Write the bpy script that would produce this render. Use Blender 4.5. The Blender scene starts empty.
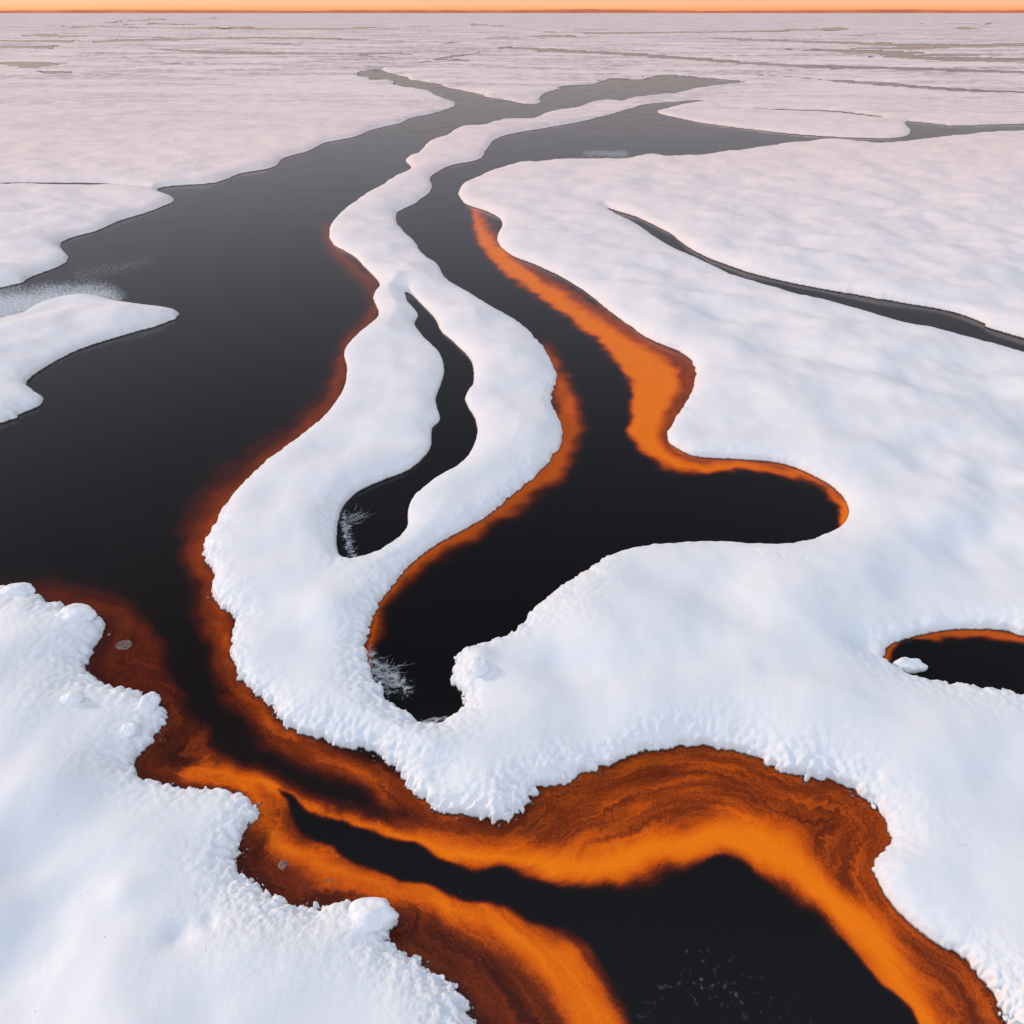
import bpy, math, random
import numpy as np
random.seed(4); rng=np.random.default_rng(7)

# ---------------- image pixels, cast through the camera -> ground metres -----------------
F=800.0; HOR=11.0; H=10.0
P=math.atan((512-HOR)/F); CP,SP=math.cos(P),math.sin(P)
def g(px,py):
    px=np.asarray(px,float); py=np.asarray(py,float)
    xc=(px-512)/F; yc=(512-py)/F
    dy=CP+yc*SP; dz=-SP+yc*CP
    t=H/np.maximum(-dz,1e-6)
    return xc*t, dy*t

def spline(pts,n=4,closed=True):
    p=np.array(pts,float); N=len(p); out=[]
    rngi=range(N) if closed else range(N-1)
    for i in rngi:
        if closed: a,b,c,d=p[(i-1)%N],p[i],p[(i+1)%N],p[(i+2)%N]
        else: a,b,c,d=p[max(i-1,0)],p[i],p[i+1],p[min(i+2,N-1)]
        for k in range(n):
            t=k/n
            out.append(0.5*((2*b)+(-a+c)*t+(2*a-5*b+4*c-d)*t*t+(-a+3*b-3*c+d)*t**3))
    if not closed: out.append(p[-1])
    return np.array(out)

left_bank=[(355,73),(372,80),(392,81),(405,88),(428,91),(440,98),(457,104),(440,112),(412,118),(398,124),(372,130),(355,137),(325,143),(310,151),(285,158),(272,168),(240,174),(215,183),(165,187),(158,193),(176,200),(150,212),(120,221),(100,230),(62,243),(67,262),(30,278),(0,288)]
lowleft=[(0,590),(18,591),(45,602),(72,612),(100,620),(105,634),(92,655),(90,676),(125,692),(152,700),(167,714),(158,735),(140,755),(137,772),(160,785),(200,792),(238,795),(256,810),(250,830),(238,850),(242,872),(262,890),(285,903),(320,909),(350,905),(398,920),(388,938),(420,965),(455,995),(480,1024),(520,1090),(560,1200)]
isl_left=[(700,87),(672,94),(640,96),(620,101),(600,100),(575,108),(550,112),(528,120),(500,121),(480,127),(460,128),(445,137),(430,142),(418,153),(405,160),(411,169),(395,178),(375,190),(345,210),(329,230),(334,245),(355,258),(372,275),(380,286),(373,298),(379,316),(360,335),(345,352),(347,372),(340,397),(318,425),(285,450),(255,475),(225,508),(213,533),(203,550),(213,572),(213,600),(236,622),(231,650),(240,680),(265,702),(280,724),(310,738),(345,748),(378,757),(400,777),(420,797),(445,813),(480,821),(508,820),(525,805),(545,790),(590,775),(615,762),(650,752),(690,747),(740,753),(775,769),(805,779),(840,785),(866,800),(886,825),(890,845),(877,857),(874,876),(885,897),(905,920),(935,945),(965,960),(985,985),(1000,1008),(1030,1070),(1100,1200)]
top_edge=[(745,82),(700,77.5),(665,75),(640,80),(612,79),(590,85),(565,86),(548,92),(540,98),(541,103),(525,104),(510,101),(492,98),(470,92),(450,88),(435,83),(415,81),(400,76),(375,70)]
W1=left_bank+[(-200,320),(-600,400),(-600,560),(-200,580)]+lowleft+[(800,1260)]+isl_left[::-1]+top_edge
pen=[(-580,440),(-200,350),(0,322),(40,306),(85,298),(120,304),(150,309),(178,313),(170,322),(130,334),(80,350),(42,370),(27,385),(44,402),(20,415),(0,424),(-200,480),(-580,540)]
W2=[(655,103.5),(630,109),(590,120),(540,129),(500,137),(488,148),(478,160),(450,166),(431,178),(432,190),(415,204),(398,214),(398,226),(412,240),(425,256),(438,266),(447,281),(470,295),(492,310),(520,325),(538,343),(549,357),(557,380),(550,400),(560,423),(562,442),(546,466),(520,490),(490,515),(465,530),(430,550),(400,577),(380,605),(368,635),(367,656),(375,681),(393,704),(411,719),(428,726),(450,721),(462,709),(462,695),(452,680),(455,660),(475,648),(505,640),(521,628),(540,605),(575,580),(605,560),(640,550),(700,545),(760,548),(800,545),(830,535),(845,522),(848,508),(835,490),(810,475),(780,464),(740,460),(700,458),(680,451),(667,440),(672,425),(690,396),(695,372),(685,355),(650,340),(620,320),(590,296),(560,277),(535,265),(510,255),(497,240),(502,225),(490,213),(463,203),(460,188),(480,177),(505,168),(540,163),(580,161),(620,160),(650,156),(680,158),(730,153),(780,146),(830,141),(870,145),(900,143),(930,139),(960,136),(1024,132),(1300,128),(1300,120),(1024,124),(960,126),(925,123),(905,122),(911,131),(900,138),(850,138),(790,134),(730,127),(690,121),(658,113),(668,108),(700,102),(700,100.5)]
W3=[(405,292),(417,300),(434,318),(441,332),(457,346),(471,362),(473,385),(465,400),(475,420),(476,440),(462,465),(430,485),(410,505),(406,530),(386,550),(360,560),(345,561),(337,547),(340,515),(355,495),(380,482),(410,470),(430,450),(432,430),(440,420),(436,400),(444,375),(440,355),(425,340),(415,326),(418,315),(408,304)]
W4=[(603,208),(625,214),(645,221),(668,233),(692,250),(720,263),(760,276),(810,287),(860,296),(900,303),(950,312),(985,324),(1024,339),(1400,440),(1400,475),(1024,357),(985,346),(950,337),(900,325),(850,311),(800,298),(750,284),(715,270),(690,259),(665,246),(640,228),(620,218)]
W5=[(883,656),(890,646),(920,636),(960,630),(1000,632),(1030,641),(1120,670),(1130,705),(1030,700),(985,691),(940,684),(912,678),(890,668)]
def ribbon(pts,k=1.7):   # pts (x,y,half)
    p=spline(pts,4,False)
    up=[(a[0],a[1]-a[2]*k) for a in p]; dn=[(a[0],a[1]+a[2]*k) for a in p]
    return np.array(up+dn[::-1])
rib=[
 [(-100,183,.5),(0,184.5,.9),(60,185,1.2),(110,186,1),(148,189,.3)],
 [(0,63,.4),(30,65,1.8),(62,64,.4)],[(36,71,.2),(52,73,1),(72,72,.2)],
 [(150,49,.2),(200,52,.8),(280,54,1),(350,55,.8),(400,59,.2)],
 [(500,47,.2),(560,51,.9),(640,55,.7),(700,60,1),(800,66,.7),(900,69,.6),(1100,74,.4)],
 [(760,75,.3),(820,80,.5),(880,84,1.0),(960,90,.6),(1100,96,.5)],
 [(720,108,.2),(760,110,.5),(830,112,.7),(885,118,.3)],
 [(-100,40,.3),(100,41,.5),(260,38,.5),(420,42,.2)],
 [(700,38,.3),(820,42,.6),(940,46,.8),(1100,45,.3)],
 [(880,56,.3),(960,60,1.3),(1100,62,.8)],
 [(540,32,.2),(640,33,.5),(820,30,.2)],[(100,27,.2),(300,29,.5),(430,27,.2)],
 [(800,50,.2),(860,52,1.2),(930,54,.3)],[(480,53,.2),(450,57,.6),(420,63,.2)],
]
for _ in range(34):
    x0=random.uniform(-150,1100); y0=random.uniform(20,64); L=random.uniform(25,120)*(y0/50); y1=y0+random.uniform(-1.5,1.5)
    rib.append([(x0,y0,.1),(x0+L*.3,y0+random.uniform(-1,1),random.uniform(.2,.7)),(x0+L*.7,y1+random.uniform(-1,1),random.uniform(.2,.6)),(x0+L,y1,.1)])
rings=[spline(r) for r in (W1,pen,W2,W3,W4,W5)]+[ribbon(r) for r in rib]
S=[]
for r in rings:
    x,y=g(r[:,0],r[:,1]); S.append(np.stack([x,y,np.roll(x,-1),np.roll(y,-1)],1))
S=np.concatenate(S)

# ------------------ grid, finer near the viewer's side of the marsh -------------------
rows=np.concatenate([11+np.geomspace(0.5,4,14)[:-1],np.arange(15,40,0.8),np.arange(40,1160,1.2),np.geomspace(1161,3000,40)])
cols=np.concatenate([-160-np.geomspace(4000,12,40),np.arange(-160,1185,1.4),1185+np.geomspace(12,4000,40)])
R,C=len(rows),len(cols)
PX,PY=np.meshgrid(cols,rows)
X,Y=g(PX,PY)
D=np.zeros((R,C))
for i in range(R):
    y=Y[i,0]; x=X[i]
    cell=abs(Y[i,0]-Y[max(i-1,0),0]) if i else 1000.
    cap=max(4.0,cell*3)
    y1,y2=S[:,1],S[:,3]
    cr=(y1<=y)!=(y2<=y)
    s=S[cr]; xs=np.sort(s[:,0]+(y-s[:,1])/(s[:,3]-s[:,1])*(s[:,2]-s[:,0])) if len(s) else np.array([])
    inside=(np.searchsorted(xs,x)%2)==1
    m=(np.minimum(y1,y2)<y+cap)&(np.maximum(y1,y2)>y-cap)
    s=S[m]; best=np.full(C,cap**2)
    if len(s):
        dx=s[:,2]-s[:,0]; dy=s[:,3]-s[:,1]; L=dx*dx+dy*dy+1e-12
        t=np.clip(((x[:,None]-s[:,0])*dx+(y-s[:,1])*dy)/L,0,1)
        q=(x[:,None]-s[:,0]-t*dx)**2+(y-s[:,1]-t*dy)**2
        best=np.minimum(best,q.min(1))
    D[i]=np.where(inside,-1,1)*np.sqrt(best)
cellrow=np.abs(np.gradient(Y[:,0]))[:,None]

perm=rng.permutation(4096); ang=rng.uniform(0,2*np.pi,4096); GX,GY=np.cos(ang),np.sin(ang)
def noise(x,y):
    xi=np.floor(x).astype(np.int64); yi=np.floor(y).astype(np.int64); fx=x-xi; fy=y-yi
    u=fx**3*(fx*(fx*6-15)+10); v=fy**3*(fy*(fy*6-15)+10)
    def gr(a,b,dx,dy):
        h=perm[(perm[a&4095]+b)&4095]; return GX[h]*dx+GY[h]*dy
    n0=gr(xi,yi,fx,fy)*(1-u)+gr(xi+1,yi,fx-1,fy)*u
    n1=gr(xi,yi+1,fx,fy-1)*(1-u)+gr(xi+1,yi+1,fx-1,fy-1)*u
    return 1.5*(n0*(1-v)+n1*v)
def fbm(x,y,o=3):
    r=0;a=1;s=0
    for k in range(o): r=r+a*noise(x*2**k+17*k,y*2**k-9*k); s+=a; a*=.5
    return r/s
fade=lambda wl: np.clip(wl/(cellrow*2.5)-0.3,0,1)
rag=0.65+0.9*noise(X*.45+3,Y*.45)
rag=np.clip(rag,0.08,1.5)
rag=np.where((PX<480)&(PY>560),np.maximum(rag,.75),rag)
rag=np.where((PX>330)&(PX<480)&(PY>285)&(PY<565),0.15,rag)
rag=np.where((PX>600)&(PY>440)&(PY<560),rag*0.2,rag)
Dw=D+0.12*fbm(X*2.2,Y*2.2,3)*rag*fade(.4)+0.075*noise(X*9,Y*9)*rag*fade(.11)+0.05*noise(X*21,Y*21)*rag*fade(.05)
far=np.clip((Y-35)/80,0,1)
mid=np.clip((Y-18)/30,0,1)
Dw=Dw+mid*.45*fbm(X*.55+5,Y*.4,4)*np.clip(np.abs(D)+.3,0,1)
Dw=Dw+far*np.clip(cellrow*0.8,0,2.5)*fbm(X*.25,Y*.12,3)*np.clip(np.abs(D)/1+.2,0,1)
w=np.maximum(0.06,0.5*cellrow)
d=Dw
pos=np.clip(d,0,None)
hs=1-.45*far
z=np.where(d<0,-0.15*np.clip(-d/w,0,1),0.11*hs*np.clip(pos/w,0,1)**0.6)
z=z+0.23*hs*(1-np.exp(-pos/0.34))
body=1-np.exp(-pos/1.2)
z=z+body*(0.40*fbm(X*.30,Y*.33,2)*np.clip(1-far,.3,1)+0.06*fbm(X*1.0+9,Y*.8,2)*fade(.7))
# wind-laid drift ridges further out
rdg=1-np.abs(fbm(X*.10+3,Y*.35+.1*X,4)); z=z+body*.20*rdg**3*np.clip((Y-16)/25,0,1)*np.clip(1.4-far,.5,1)
z=z+far*body*(0.5*fbm(X*.03,Y*.05,3)+.35*fbm(X*.008,Y*.012,2))
rim=np.clip(pos/.06,0,1)
z=z+rim*0.055*np.exp(-pos/.30)*fbm(X*2.8,Y*2.8,2)*fade(.2)
lump_m=np.clip(noise(X*.8+30,Y*.8)*2.5,0,1)
z=z+rim*0.008*fbm(X*9,Y*9,2)*fade(.1)*np.clip(rag,0,1)*(.05+lump_m)*(.05+.95*np.exp(-pos/.16))
# soft hollows and drifts
def bumpat(px,py,rad,h):
    global z
    bx,by=g(px,py); z=z+h*np.exp(-((X-bx)**2+(Y-by)**2)/rad**2)*np.clip(pos/.3,0,1)
for b in [(185,950,.20,-.09),(215,935,.12,-.05),(130,905,.25,.06),(250,960,.5,.07),(990,490,.55,-.26),(945,530,.7,.12),(480,668,.28,.10),(468,655,.12,.05),(640,700,1.0,.14),(60,800,.6,.14),(30,880,.4,-.08),(780,620,.9,.14),(860,650,.35,-.09),(330,620,.5,.12),(430,330,.5,.12),(395,285,.35,.14),(620,190,2.2,.3),(540,190,1.5,.22),(590,470,.5,.02),(930,760,.7,.14),(445,780,.4,-.08),(690,330,1.4,.18),(560,680,.5,-.10),(300,520,.6,.1),(820,420,1.2,.2),(900,600,.8,-.1),(860,350,1.6,.2)]: bumpat(*b)
z=np.where(d>w,np.maximum(z,0.06),z)

def make_mesh(name,x,y,zz,faces,attrs={}):
    me=bpy.data.meshes.new(name)
    n=len(x); me.vertices.add(n)
    me.vertices.foreach_set('co',np.stack([x,y,zz],1).astype(np.float32).ravel())
    m=len(faces); me.loops.add(m*4); me.loops.foreach_set('vertex_index',faces.astype(np.int32).ravel())
    me.polygons.add(m); me.polygons.foreach_set('loop_start',np.arange(0,m*4,4,dtype=np.int32))
    try: me.polygons.foreach_set('loop_total',np.full(m,4,dtype=np.int32))
    except Exception: pass
    me.update(calc_edges=True)
    me.polygons.foreach_set('use_smooth',np.ones(m,dtype=bool))
    for k,v in attrs.items():
        a=me.attributes.new(k,'FLOAT','POINT'); a.data.foreach_set('value',v.astype(np.float32))
    me.validate(); ob=bpy.data.objects.new(name,me); bpy.context.scene.collection.objects.link(ob); return ob
idx=np.arange(R*C).reshape(R,C)
faces=np.stack([idx[1:,:-1],idx[1:,1:],idx[:-1,1:],idx[:-1,:-1]],-1).reshape(-1,4)
snow=make_mesh('snow_ground',X.ravel(),Y.ravel(),z.ravel(),faces,{'shore':d.ravel()})

# ------------------ iron stain on the water ------------------
def ss(x): x=np.clip(x,0,1); return x*x*(3-2*x)
def poly_sd(pts,px,py):
    r=spline(pts); n=len(r); best=np.full(px.shape,1e9); ins=np.zeros(px.shape,bool)
    for i in range(n):
        ax,ay=r[i]; bx,by=r[(i+1)%n]; dx,dy=bx-ax,by-ay
        t=np.clip(((px-ax)*dx+(py-ay)*dy)/(dx*dx+dy*dy+1e-9),0,1)
        best=np.minimum(best,(px-ax-t*dx)**2+(py-ay-t*dy)**2)
        if ay!=by: ins^=((ay<=py)!=(by<=py))&(px<ax+(py-ay)/(by-ay)*dx)
    return np.where(ins,1,-1)*np.sqrt(best)
def stroke_sd(pts,px,py):
    r=spline(pts,3,False); best=np.full(px.shape,-1e9)
    for i in range(len(r)-1):
        ax,ay,aw=r[i]; bx,by,bw=r[i+1]; dx,dy=bx-ax,by-ay
        t=np.clip(((px-ax)*dx+(py-ay)*dy)/(dx*dx+dy*dy+1e-9),0,1)
        best=np.maximum(best,aw+(bw-aw)*t-np.hypot(px-ax-t*dx,py-ay-t*dy))
    return best
wet=(D<0.7)
fm=(wet[1:,:-1]|wet[1:,1:]|wet[:-1,1:]|wet[:-1,:-1]).reshape(-1)
wf=faces[fm]; used=np.unique(wf); remap=np.full(R*C,-1); remap[used]=np.arange(len(used)); wf=remap[wf]
wx,wy=X.ravel()[used],Y.ravel()[used]; px,py=PX.ravel()[used],PY.ravel()[used]; wd=d.ravel()[used]
jx=px+fbm(wx*1.1,wy*1.1,3)*11*np.clip(py/700,.3,1.2); jy=py+fbm(wx*1.1+40,wy*1.1,3)*11*np.clip(py/700,.3,1.2)
T=np.zeros(len(px)); 
def layer(kind,pts,val,fe):
    global T
    P0=np.array([p[:2] for p in pts]); lo=P0.min(0)-80; hi=P0.max(0)+80
    m=(px>lo[0])&(px<hi[0])&(py>lo[1])&(py<hi[1])
    sd=(poly_sd if kind=='p' else stroke_sd)(pts,jx[m],jy[m])
    a=ss(sd/fe+0.5); T[m]=T[m]*(1-a)+val*a
layer('p',[(30,580),(110,588),(158,625),(190,690),(250,760),(300,800),(420,870),(560,920),(660,1150),(380,1160),(150,900),(40,700),(-30,600)],.41,40)
layer('s',[(326,235,6),(345,262,9),(378,305,9),(352,345,9),(335,390,14),(300,432,16),(250,470,20),(212,512,26),(194,555,26),(200,600,28),(220,650,26),(238,700,26),(285,748,26),(350,778,26),(400,805,26),(450,830,26)],.40,46)
layer('s',[(325,228,4),(340,256,4),(374,285,4),(372,315,4),(345,345,4),(335,395,5),(285,448,5),(225,505,6),(203,550,9),(216,600,9),(236,670,9),(270,722,10),(320,752,10),(380,790,10)],.60,24)
layer('p',[(380,770),(450,830),(520,860),(600,880),(700,850),(760,850),(830,930),(930,1150),(1090,1150),(1010,960),(920,780),(700,700),(560,740),(500,800)],.575,30)
layer('s',[(130,540,40),(168,600,24),(185,650,16),(205,700,16),(242,748,14),(290,778,13),(340,795,10),(385,822,6)],.05,34)
layer('s',[(190,774,5),(250,776,9),(320,812,10),(400,840,11),(480,855,12),(560,868,15),(620,866,19),(680,850,21),(740,838,21),(790,866,20),(840,915,18),(890,965,18),(950,1060,18)],1.0,34)
layer('s',[(245,790,8),(280,840,10),(350,877,11),(430,900,13),(500,922,16),(550,958,21),(590,1005,24),(630,1100,24)],.92,36)
layer('p',[(278,790),(310,808),(380,835),(450,860),(530,880),(600,893),(650,893),(690,880),(720,862),(750,864),(785,900),(830,940),(880,980),(918,1024),(970,1150),(660,1150),(630,1010),(600,962),(560,925),(500,905),(420,885),(350,860),(300,825)],0,9)
layer('s',[(476,208,6),(487,240,10),(515,270,10),(565,302,12),(612,335,16),(645,362,25),(660,392,27),(648,425,20),(668,452,16),(710,463,10),(770,464,9),(820,478,9),(845,505,9),(845,530,6)],.95,13)
layer('s',[(478,206,4),(500,243,3),(560,285,4),(600,314,5),(645,338,8),(690,370,11),(680,405,9),(664,440,6),(690,458,4),(740,459,4),(800,468,4),(840,495,4)],.57,13)
layer('s',[(546,350,6),(560,385,12),(568,430,15),(545,474,14),(490,515,12),(430,552,11),(392,585,10),(374,625,9),(368,655,6),(372,672,3)],.74,24)
layer('s',[(880,662,4),(895,642,5),(950,630,6),(1050,642,6)],.72,7)
Fr=np.zeros(len(px))
def frost(pts,val,fe):
    sd=stroke_sd(pts,jx,jy); Fr[:]=np.maximum(Fr,val*ss(sd/fe+.5))
frost([(-150,330,22),(20,305,16),(90,294,10),(115,298,6)],1.0,30)
frost([(80,275,10),(150,262,6)],.3,18)
frost([(585,153,3),(625,154,4)],.6,5)
frost([(372,650,6),(385,680,12),(408,690,6)],.6,14)
frost([(343,515,4),(348,540,6),(350,555,5)],.6,10)
frost([(640,1010,10),(700,980,30),(800,1020,10)],.14,60)
frost([(425,724,4),(452,720,4)],.6,8)
isp=(px>870)&(py>600)&(py<730)
attrs=dict(iron=T,shore=wd,frost=Fr)
pf=isp[wf].all(1)
def sub(name,ff):
    u=np.unique(ff); rm=np.full(len(px),-1); rm[u]=np.arange(len(u))
    return make_mesh(name,wx[u],wy[u],np.zeros(len(u)),rm[ff],{k:v[u] for k,v in attrs.items()})
river=sub('river',wf[~pf]); pond=sub('pond',wf[pf])

# ------------------ materials ------------------
def newmat(n):
    m=bpy.data.materials.new(n); m.use_nodes=True; nt=m.node_tree; b=nt.nodes['Principled BSDF']; return m,nt,b
def N(nt,t,**k):
    n=nt.nodes.new(t)
    for a,v in k.items(): setattr(n,a,v)
    return n
def math_(nt,op,a,b=None,clamp=False):
    n=N(nt,'ShaderNodeMath',operation=op,use_clamp=clamp)
    for i,v in enumerate((a,b)):
        if v is None: continue
        if isinstance(v,(int,float)): n.inputs[i].default_value=v
        else: nt.links.new(v,n.inputs[i])
    return n.outputs[0]
def nz(nt,vec,scale,detail=4,rough=.5,dist=0):
    n=N(nt,'ShaderNodeTexNoise'); n.inputs['Scale'].default_value=scale; n.inputs['Detail'].default_value=detail
    n.inputs['Roughness'].default_value=rough; n.inputs['Distortion'].default_value=dist; nt.links.new(vec,n.inputs['Vector']); return n.outputs['Fac']
def ramp(nt,fac,st):
    n=N(nt,'ShaderNodeValToRGB'); e=n.color_ramp.elements
    while len(e)<len(st): e.new(.5)
    for i,(p,c) in enumerate(st): e[i].position=p; e[i].color=(*c,1) if len(c)==3 else c
    nt.links.new(fac,n.inputs[0]); return n.outputs[0]
def mix(nt,f,a,b):
    n=N(nt,'ShaderNodeMix',data_type='RGBA')
    for i,v in ((0,f),(6,a),(7,b)):
        if isinstance(v,(int,float)): n.inputs[i].default_value=v
        elif isinstance(v,tuple): n.inputs[i].default_value=(*v,1)
        else: nt.links.new(v,n.inputs[i])
    return n.outputs[2]
def mapr(nt,v,a,b,c=0.,d_=1.):
    n=N(nt,'ShaderNodeMapRange'); nt.links.new(v,n.inputs[0])
    for i,q in enumerate((a,b,c,d_)): n.inputs[i+1].default_value=q
    return n.outputs[0]
def scalevec(nt,v,s):
    n=N(nt,'ShaderNodeVectorMath',operation='MULTIPLY'); nt.links.new(v,n.inputs[0]); n.inputs[1].default_value=s; return n.outputs[0]

ms,nt,b=newmat('snow')
geo=N(nt,'ShaderNodeNewGeometry'); pos_=geo.outputs['Position']
sep=N(nt,'ShaderNodeSeparateXYZ'); nt.links.new(pos_,sep.inputs[0])
c=mix(nt,mapr(nt,nz(nt,pos_,.5,3),.35,.7),(.81,.835,.87),(.89,.895,.90))
# warm distance haze painted into the snow colour, pinker out on the plain
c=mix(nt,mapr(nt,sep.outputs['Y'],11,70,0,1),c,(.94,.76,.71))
# low heath showing through far out
hv=scalevec(nt,pos_,(.03,.11,1))
h1=mapr(nt,nz(nt,hv,1,5,.65),.43,.58); h2=mapr(nt,nz(nt,scalevec(nt,pos_,(.4,.8,1)),1,3,.7),.42,.56)
hm=math_(nt,'MULTIPLY',math_(nt,'MULTIPLY',h1,h2),mapr(nt,sep.outputs['Y'],60,190,0,.85))
c=mix(nt,hm,c,(.27,.20,.23))
# specks of debris
v=N(nt,'ShaderNodeTexVoronoi'); v.inputs['Scale'].default_value=4.5; nt.links.new(pos_,v.inputs['Vector'])
sp=math_(nt,'MULTIPLY',math_(nt,'LESS_THAN',v.outputs['Distance'],.045),mapr(nt,nz(nt,pos_,.8,2),.48,.58))
c=mix(nt,math_(nt,'MULTIPLY',sp,.6),c,(.22,.17,.15))
# stained foot of the bank at the waterline
zz=math_(nt,'ADD',sep.outputs['Z'],math_(nt,'MULTIPLY',math_(nt,'SUBTRACT',nz(nt,pos_,14,3),.5),.05))
c=mix(nt,mapr(nt,zz,.012,.05,1,0),c,(.06,.025,.015))
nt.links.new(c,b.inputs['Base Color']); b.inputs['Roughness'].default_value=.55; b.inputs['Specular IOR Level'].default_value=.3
b1=N(nt,'ShaderNodeBump'); b1.inputs['Strength'].default_value=.28; b1.inputs['Distance'].default_value=.03; nt.links.new(nz(nt,pos_,3.0,5,.55),b1.inputs['Height'])
b2=N(nt,'ShaderNodeBump'); b2.inputs['Strength'].default_value=.35; b2.inputs['Distance'].default_value=.006; nt.links.new(nz(nt,pos_,60,2,.6),b2.inputs['Height'])
nt.links.new(b1.outputs[0],b2.inputs['Normal']); nt.links.new(b2.outputs[0],b.inputs['Normal'])
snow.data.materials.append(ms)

mw,nt,b=newmat('iron_water')
geo=N(nt,'ShaderNodeNewGeometry'); pos_=geo.outputs['Position']
def at(n): a=N(nt,'ShaderNodeAttribute',attribute_name=n); return a.outputs['Fac']
iron,shore,fr=at('iron'),at('shore'),at('frost')
cmb=N(nt,'ShaderNodeCombineXYZ'); nt.links.new(math_(nt,'MULTIPLY',shore,3.2),cmb.inputs[2])
vadd=N(nt,'ShaderNodeVectorMath',operation='ADD'); nt.links.new(scalevec(nt,pos_,(.45,.45,0)),vadd.inputs[0]); nt.links.new(cmb.outputs[0],vadd.inputs[1])
stre=nz(nt,vadd.outputs[0],1.6,6,.6,.5)
gr=nz(nt,pos_,26,4,.8)
sy=N(nt,'ShaderNodeSeparateXYZ'); nt.links.new(pos_,sy.inputs[0])
# streaks live mostly in the half-settled rust, not in the clear black or the dense orange
env=math_(nt,'MULTIPLY',math_(nt,'MULTIPLY',iron,math_(nt,'SUBTRACT',1.15,iron),True),mapr(nt,sy.outputs[1],8.5,13,1,.3))
t=math_(nt,'ADD',iron,math_(nt,'MULTIPLY',math_(nt,'MULTIPLY',math_(nt,'SUBTRACT',stre,.5),env),2.2))
t=math_(nt,'ADD',t,math_(nt,'MULTIPLY',math_(nt,'MULTIPLY',math_(nt,'SUBTRACT',gr,.5),env),1.3))
col=ramp(nt,t,[(0,(.003,.0025,.003)),(.18,(.010,.003,.002)),(.36,(.065,.007,.0015)),(.55,(.23,.032,.003)),(.76,(.68,.105,.003)),(1,(.98,.215,.005))])
fn=mapr(nt,math_(nt,'ADD',nz(nt,pos_,9,5,.72),math_(nt,'MULTIPLY',fr,.35)),.62,.85)
ff=math_(nt,'MULTIPLY',fn,mapr(nt,fr,.02,.3))
v=N(nt,'ShaderNodeTexVoronoi'); v.inputs['Scale'].default_value=7; nt.links.new(pos_,v.inputs['Vector'])
sp=math_(nt,'MULTIPLY',math_(nt,'LESS_THAN',v.outputs['Distance'],.045),mapr(nt,nz(nt,pos_,1.1,2),.55,.65))
ff=math_(nt,'MAXIMUM',ff,math_(nt,'MULTIPLY',sp,.25))
col=mix(nt,ff,col,(.6,.62,.66))
nt.links.new(col,b.inputs['Base Color'])
nt.links.new(mapr(nt,iron,.3,.9,1.28,1.17),b.inputs['IOR'])
rg=math_(nt,'ADD',mapr(nt,nz(nt,pos_,.4,3,.6),.3,.7,.04,.18),math_(nt,'MULTIPLY',iron,.12))
rg=math_(nt,'ADD',rg,math_(nt,'MULTIPLY',ff,.5)); nt.links.new(rg,b.inputs['Roughness'])
bb=N(nt,'ShaderNodeBump'); bb.inputs['Strength'].default_value=.1; bb.inputs['Distance'].default_value=.01; nt.links.new(nz(nt,pos_,6,3,.6),bb.inputs['Height']); nt.links.new(bb.outputs[0],b.inputs['Normal'])
river.data.materials.append(mw); pond.data.materials.append(mw)

# ------------------ snow lumps ------------------
import bmesh
from mathutils import Vector, noise as mn
def hgt(x,y):
    j=np.argmin(np.abs(Y[:,0]-y)); i=np.argmin(np.abs(X[j]-x)); return z[j,i],d[j,i]
def lump(bm,c,r,sq,sub=3):
    q=bmesh.ops.create_icosphere(bm,subdivisions=sub,radius=1)
    o=Vector((random.random()*50,random.random()*50,0))
    for v_ in q['verts']:
        n=v_.co.copy(); k=1+.26*mn.noise(n*1.3+o)+.07*mn.noise(n*3.2+o)+.02*mn.noise(n*8+o)
        v_.co=Vector((n.x*k*r*sq[0],n.y*k*r*sq[1],n.z*k*r*sq[2]))+Vector(c)
def finish(bm,name,mat):
    for f in bm.faces: f.smooth=True
    me=bpy.data.meshes.new(name); bm.to_mesh(me); bm.free(); me.materials.append(mat)
    ob=bpy.data.objects.new(name,me); bpy.context.scene.collection.objects.link(ob); return ob
for (a,b_,r,sq) in [(80,626,.30,(1.2,.9,.5)),(374,926,.235,(1.25,.9,.8)),(908,668,.26,(1.1,.7,.8)),(152,712,.22,(.8,1,.6)),(20,600,.28,(1.2,.8,.5)),(480,680,.22,(.9,1,.45)),(78,714,.16,(1.1,.9,.6)),(135,740,.16,(1,1,.6))]:
    gx,gy=[float(q) for q in g(a,b_)]; gz,_=hgt(gx,gy)
    bm=bmesh.new(); lump(bm,(gx,gy,max(gz,0)+.0),r,sq,5); finish(bm,'snow_block',ms)
bm=bmesh.new()
edge=np.argwhere((d>-.10)&(d<.05)&(PY>560)&(PY<1150)&(PX>-60)&(PX<1080)&(rag>.6)&(D>-.3))
for k in rng.permutation(len(edge))[:380]:
    j,i=edge[k]; r=.012+.03*random.random()**2
    if d[j,i]<0: r*=.6
    lump(bm,(X[j,i],Y[j,i],max(z[j,i],0)+r*.2),r,(random.uniform(.8,1.4),random.uniform(.8,1.4),.7),2)
finish(bm,'snow_crumbs',ms)
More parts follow.
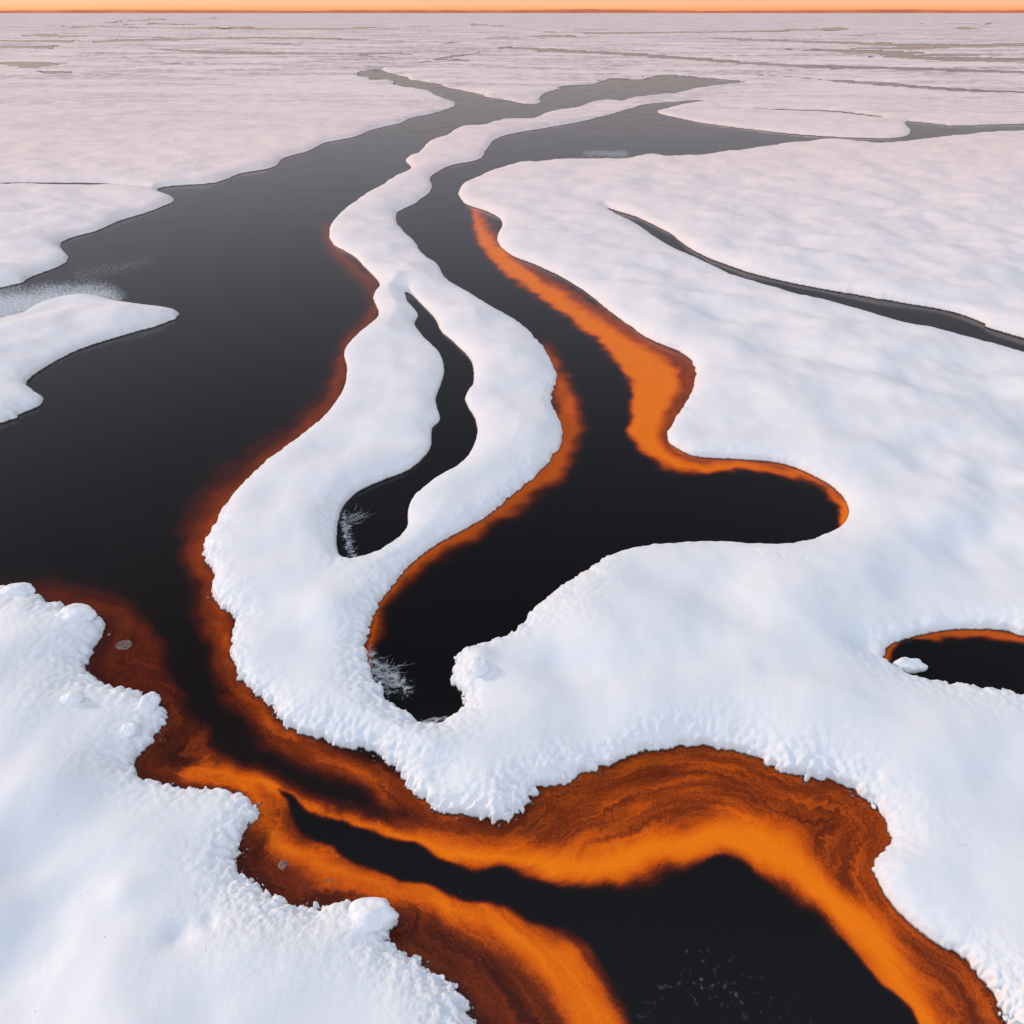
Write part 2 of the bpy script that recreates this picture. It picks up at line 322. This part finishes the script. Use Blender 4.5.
# flat ice discs frozen in the stained water
bm=bmesh.new()
for a,b_,r in [(124,645,.14),(283,865,.07),(330,880,.03)]:
    gx,gy=[float(q) for q in g(a,b_)]; lump(bm,(gx,gy,.0),r,(1,1,.12),3)
mi,nt,b=newmat('dull_ice'); geo=N(nt,'ShaderNodeNewGeometry')
nt.links.new(ramp(nt,nz(nt,geo.outputs['Position'],14,5),[(.3,(.10,.035,.02)),(.7,(.34,.22,.19))]),b.inputs['Base Color']); b.inputs['Roughness'].default_value=.4
finish(bm,'ice_floe',mi)
# hoarfrost blades on the ice at the pool ends
def blades(bm,a,b_,n,L,dirs):
    gx,gy=[float(q) for q in g(a,b_)]
    for _ in range(n):
        x0=gx+random.gauss(0,.14); y0=gy+random.gauss(0,.16); th=random.gauss(dirs,.6); l=L*random.uniform(.4,1.2); wd_=.004
        pts=[]
        for s in range(5):
            q=s/4; th2=th+.4*q; pts.append((x0+math.cos(th2)*l*q,y0+math.sin(th2)*l*q,.006+.05*q*random.uniform(.5,1)))
        vs=[]
        for s,p in enumerate(pts):
            wq=wd_*(1-.8*s/4); vs.append((bm.verts.new((p[0]-math.sin(th)*wq,p[1]+math.cos(th)*wq,p[2])),bm.verts.new((p[0]+math.sin(th)*wq,p[1]-math.cos(th)*wq,p[2]))))
        for s in range(4): bm.faces.new((vs[s][0],vs[s][1],vs[s+1][1],vs[s+1][0]))
mf,nt,b=newmat('frost'); geo=N(nt,'ShaderNodeNewGeometry')
nt.links.new(ramp(nt,nz(nt,geo.outputs['Position'],30,3),[(.3,(.3,.3,.32)),(.7,(.65,.67,.7))]),b.inputs['Base Color'])
for a,b_,n,L,dr in [(350,520,45,.4,.5),(382,675,60,.32,-.6)]:
    bm=bmesh.new(); blades(bm,a,b_,n,L,dr); finish(bm,'frosted_grass',mf)

# ------------------ distant low shore ------------------
bm=bmesh.new(); prev=None
for i in range(241):
    x=-9000+i*75; hh=14+7*mn.noise(Vector((x*.0012,1,0)))+4*mn.noise(Vector((x*.01,3,0)))
    a=bm.verts.new((x,5200,-1)); t_=bm.verts.new((x,5300,max(hh,3))); k_=bm.verts.new((x,5600,0))
    if prev: bm.faces.new((prev[0],a,t_,prev[1])); bm.faces.new((prev[1],t_,k_,prev[2]))
    prev=(a,t_,k_)
mh,nt,b=newmat('far_land'); geo=N(nt,'ShaderNodeNewGeometry')
nt.links.new(ramp(nt,nz(nt,geo.outputs['Position'],.004,5),[(.35,(.60,.14,.05)),(.65,(.75,.22,.08))]),b.inputs['Base Color']); b.inputs['Roughness'].default_value=1
finish(bm,'distant_hills',mh)

# ------------------ sky and sun ------------------
SUN_EL=math.radians(17); SUN_AZ=math.radians(-66)   # low, to the left
wd=bpy.data.worlds.new('World'); bpy.context.scene.world=wd; wd.use_nodes=True; nt=wd.node_tree
bg=nt.nodes['Background']; out=nt.nodes['World Output']
sky=N(nt,'ShaderNodeTexSky',sky_type='NISHITA'); sky.sun_disc=False; sky.sun_elevation=SUN_EL; sky.sun_rotation=SUN_AZ; sky.air_density=1; sky.dust_density=1
nt.links.new(sky.outputs[0],bg.inputs[0]); bg.inputs[1].default_value=.020
tc=N(nt,'ShaderNodeTexCoord'); sp=N(nt,'ShaderNodeSeparateXYZ'); nt.links.new(tc.outputs['Generated'],sp.inputs[0])
# sky shaped to light the snow: brightened overhead and behind (south), darker ahead (north)
low=ramp(nt,sp.outputs[2],[(0,(.98,.30,.09)),(.006,(.95,.50,.28)),(.028,(.48,.34,.32)),(.08,(.36,.31,.34)),(.2,(.33,.31,.35)),(.42,(.24,.24,.27)),(.75,(.13,.14,.16)),(1,(.30,.30,.33))])
br=mapr(nt,math_(nt,'SUBTRACT',sp.outputs[2],math_(nt,'MULTIPLY',sp.outputs[1],.75)),.15,.75)
col=mix(nt,math_(nt,'MULTIPLY',br,mapr(nt,sp.outputs[2],0,.15)),low,(.75,.83,.97))
bg2=N(nt,'ShaderNodeBackground'); nt.links.new(col,bg2.inputs[0]); bg2.inputs[1].default_value=1
ad=N(nt,'ShaderNodeAddShader'); nt.links.new(bg.outputs[0],ad.inputs[0]); nt.links.new(bg2.outputs[0],ad.inputs[1]); nt.links.new(ad.outputs[0],out.inputs[0])
sl=bpy.data.lights.new('sun','SUN'); sl.energy=2.05; sl.angle=math.radians(8); sl.color=(1,.75,.60)
so=bpy.data.objects.new('sun',sl); bpy.context.scene.collection.objects.link(so)
dv=Vector((math.sin(SUN_AZ)*math.cos(SUN_EL),math.cos(SUN_AZ)*math.cos(SUN_EL),math.sin(SUN_EL)))
so.rotation_euler=dv.to_track_quat('Z','Y').to_euler()

cam=bpy.data.cameras.new('camera'); cam.lens=F/1024*36; cam.sensor_width=36; cam.clip_end=40000; cam.clip_start=.1
co=bpy.data.objects.new('camera',cam); bpy.context.scene.collection.objects.link(co); co.location=(0,0,H); co.rotation_euler=(math.pi/2-P,0,0)
bpy.context.scene.camera=co
vs=bpy.context.scene.view_settings; vs.view_transform='Standard'; vs.look='None'; vs.exposure=0
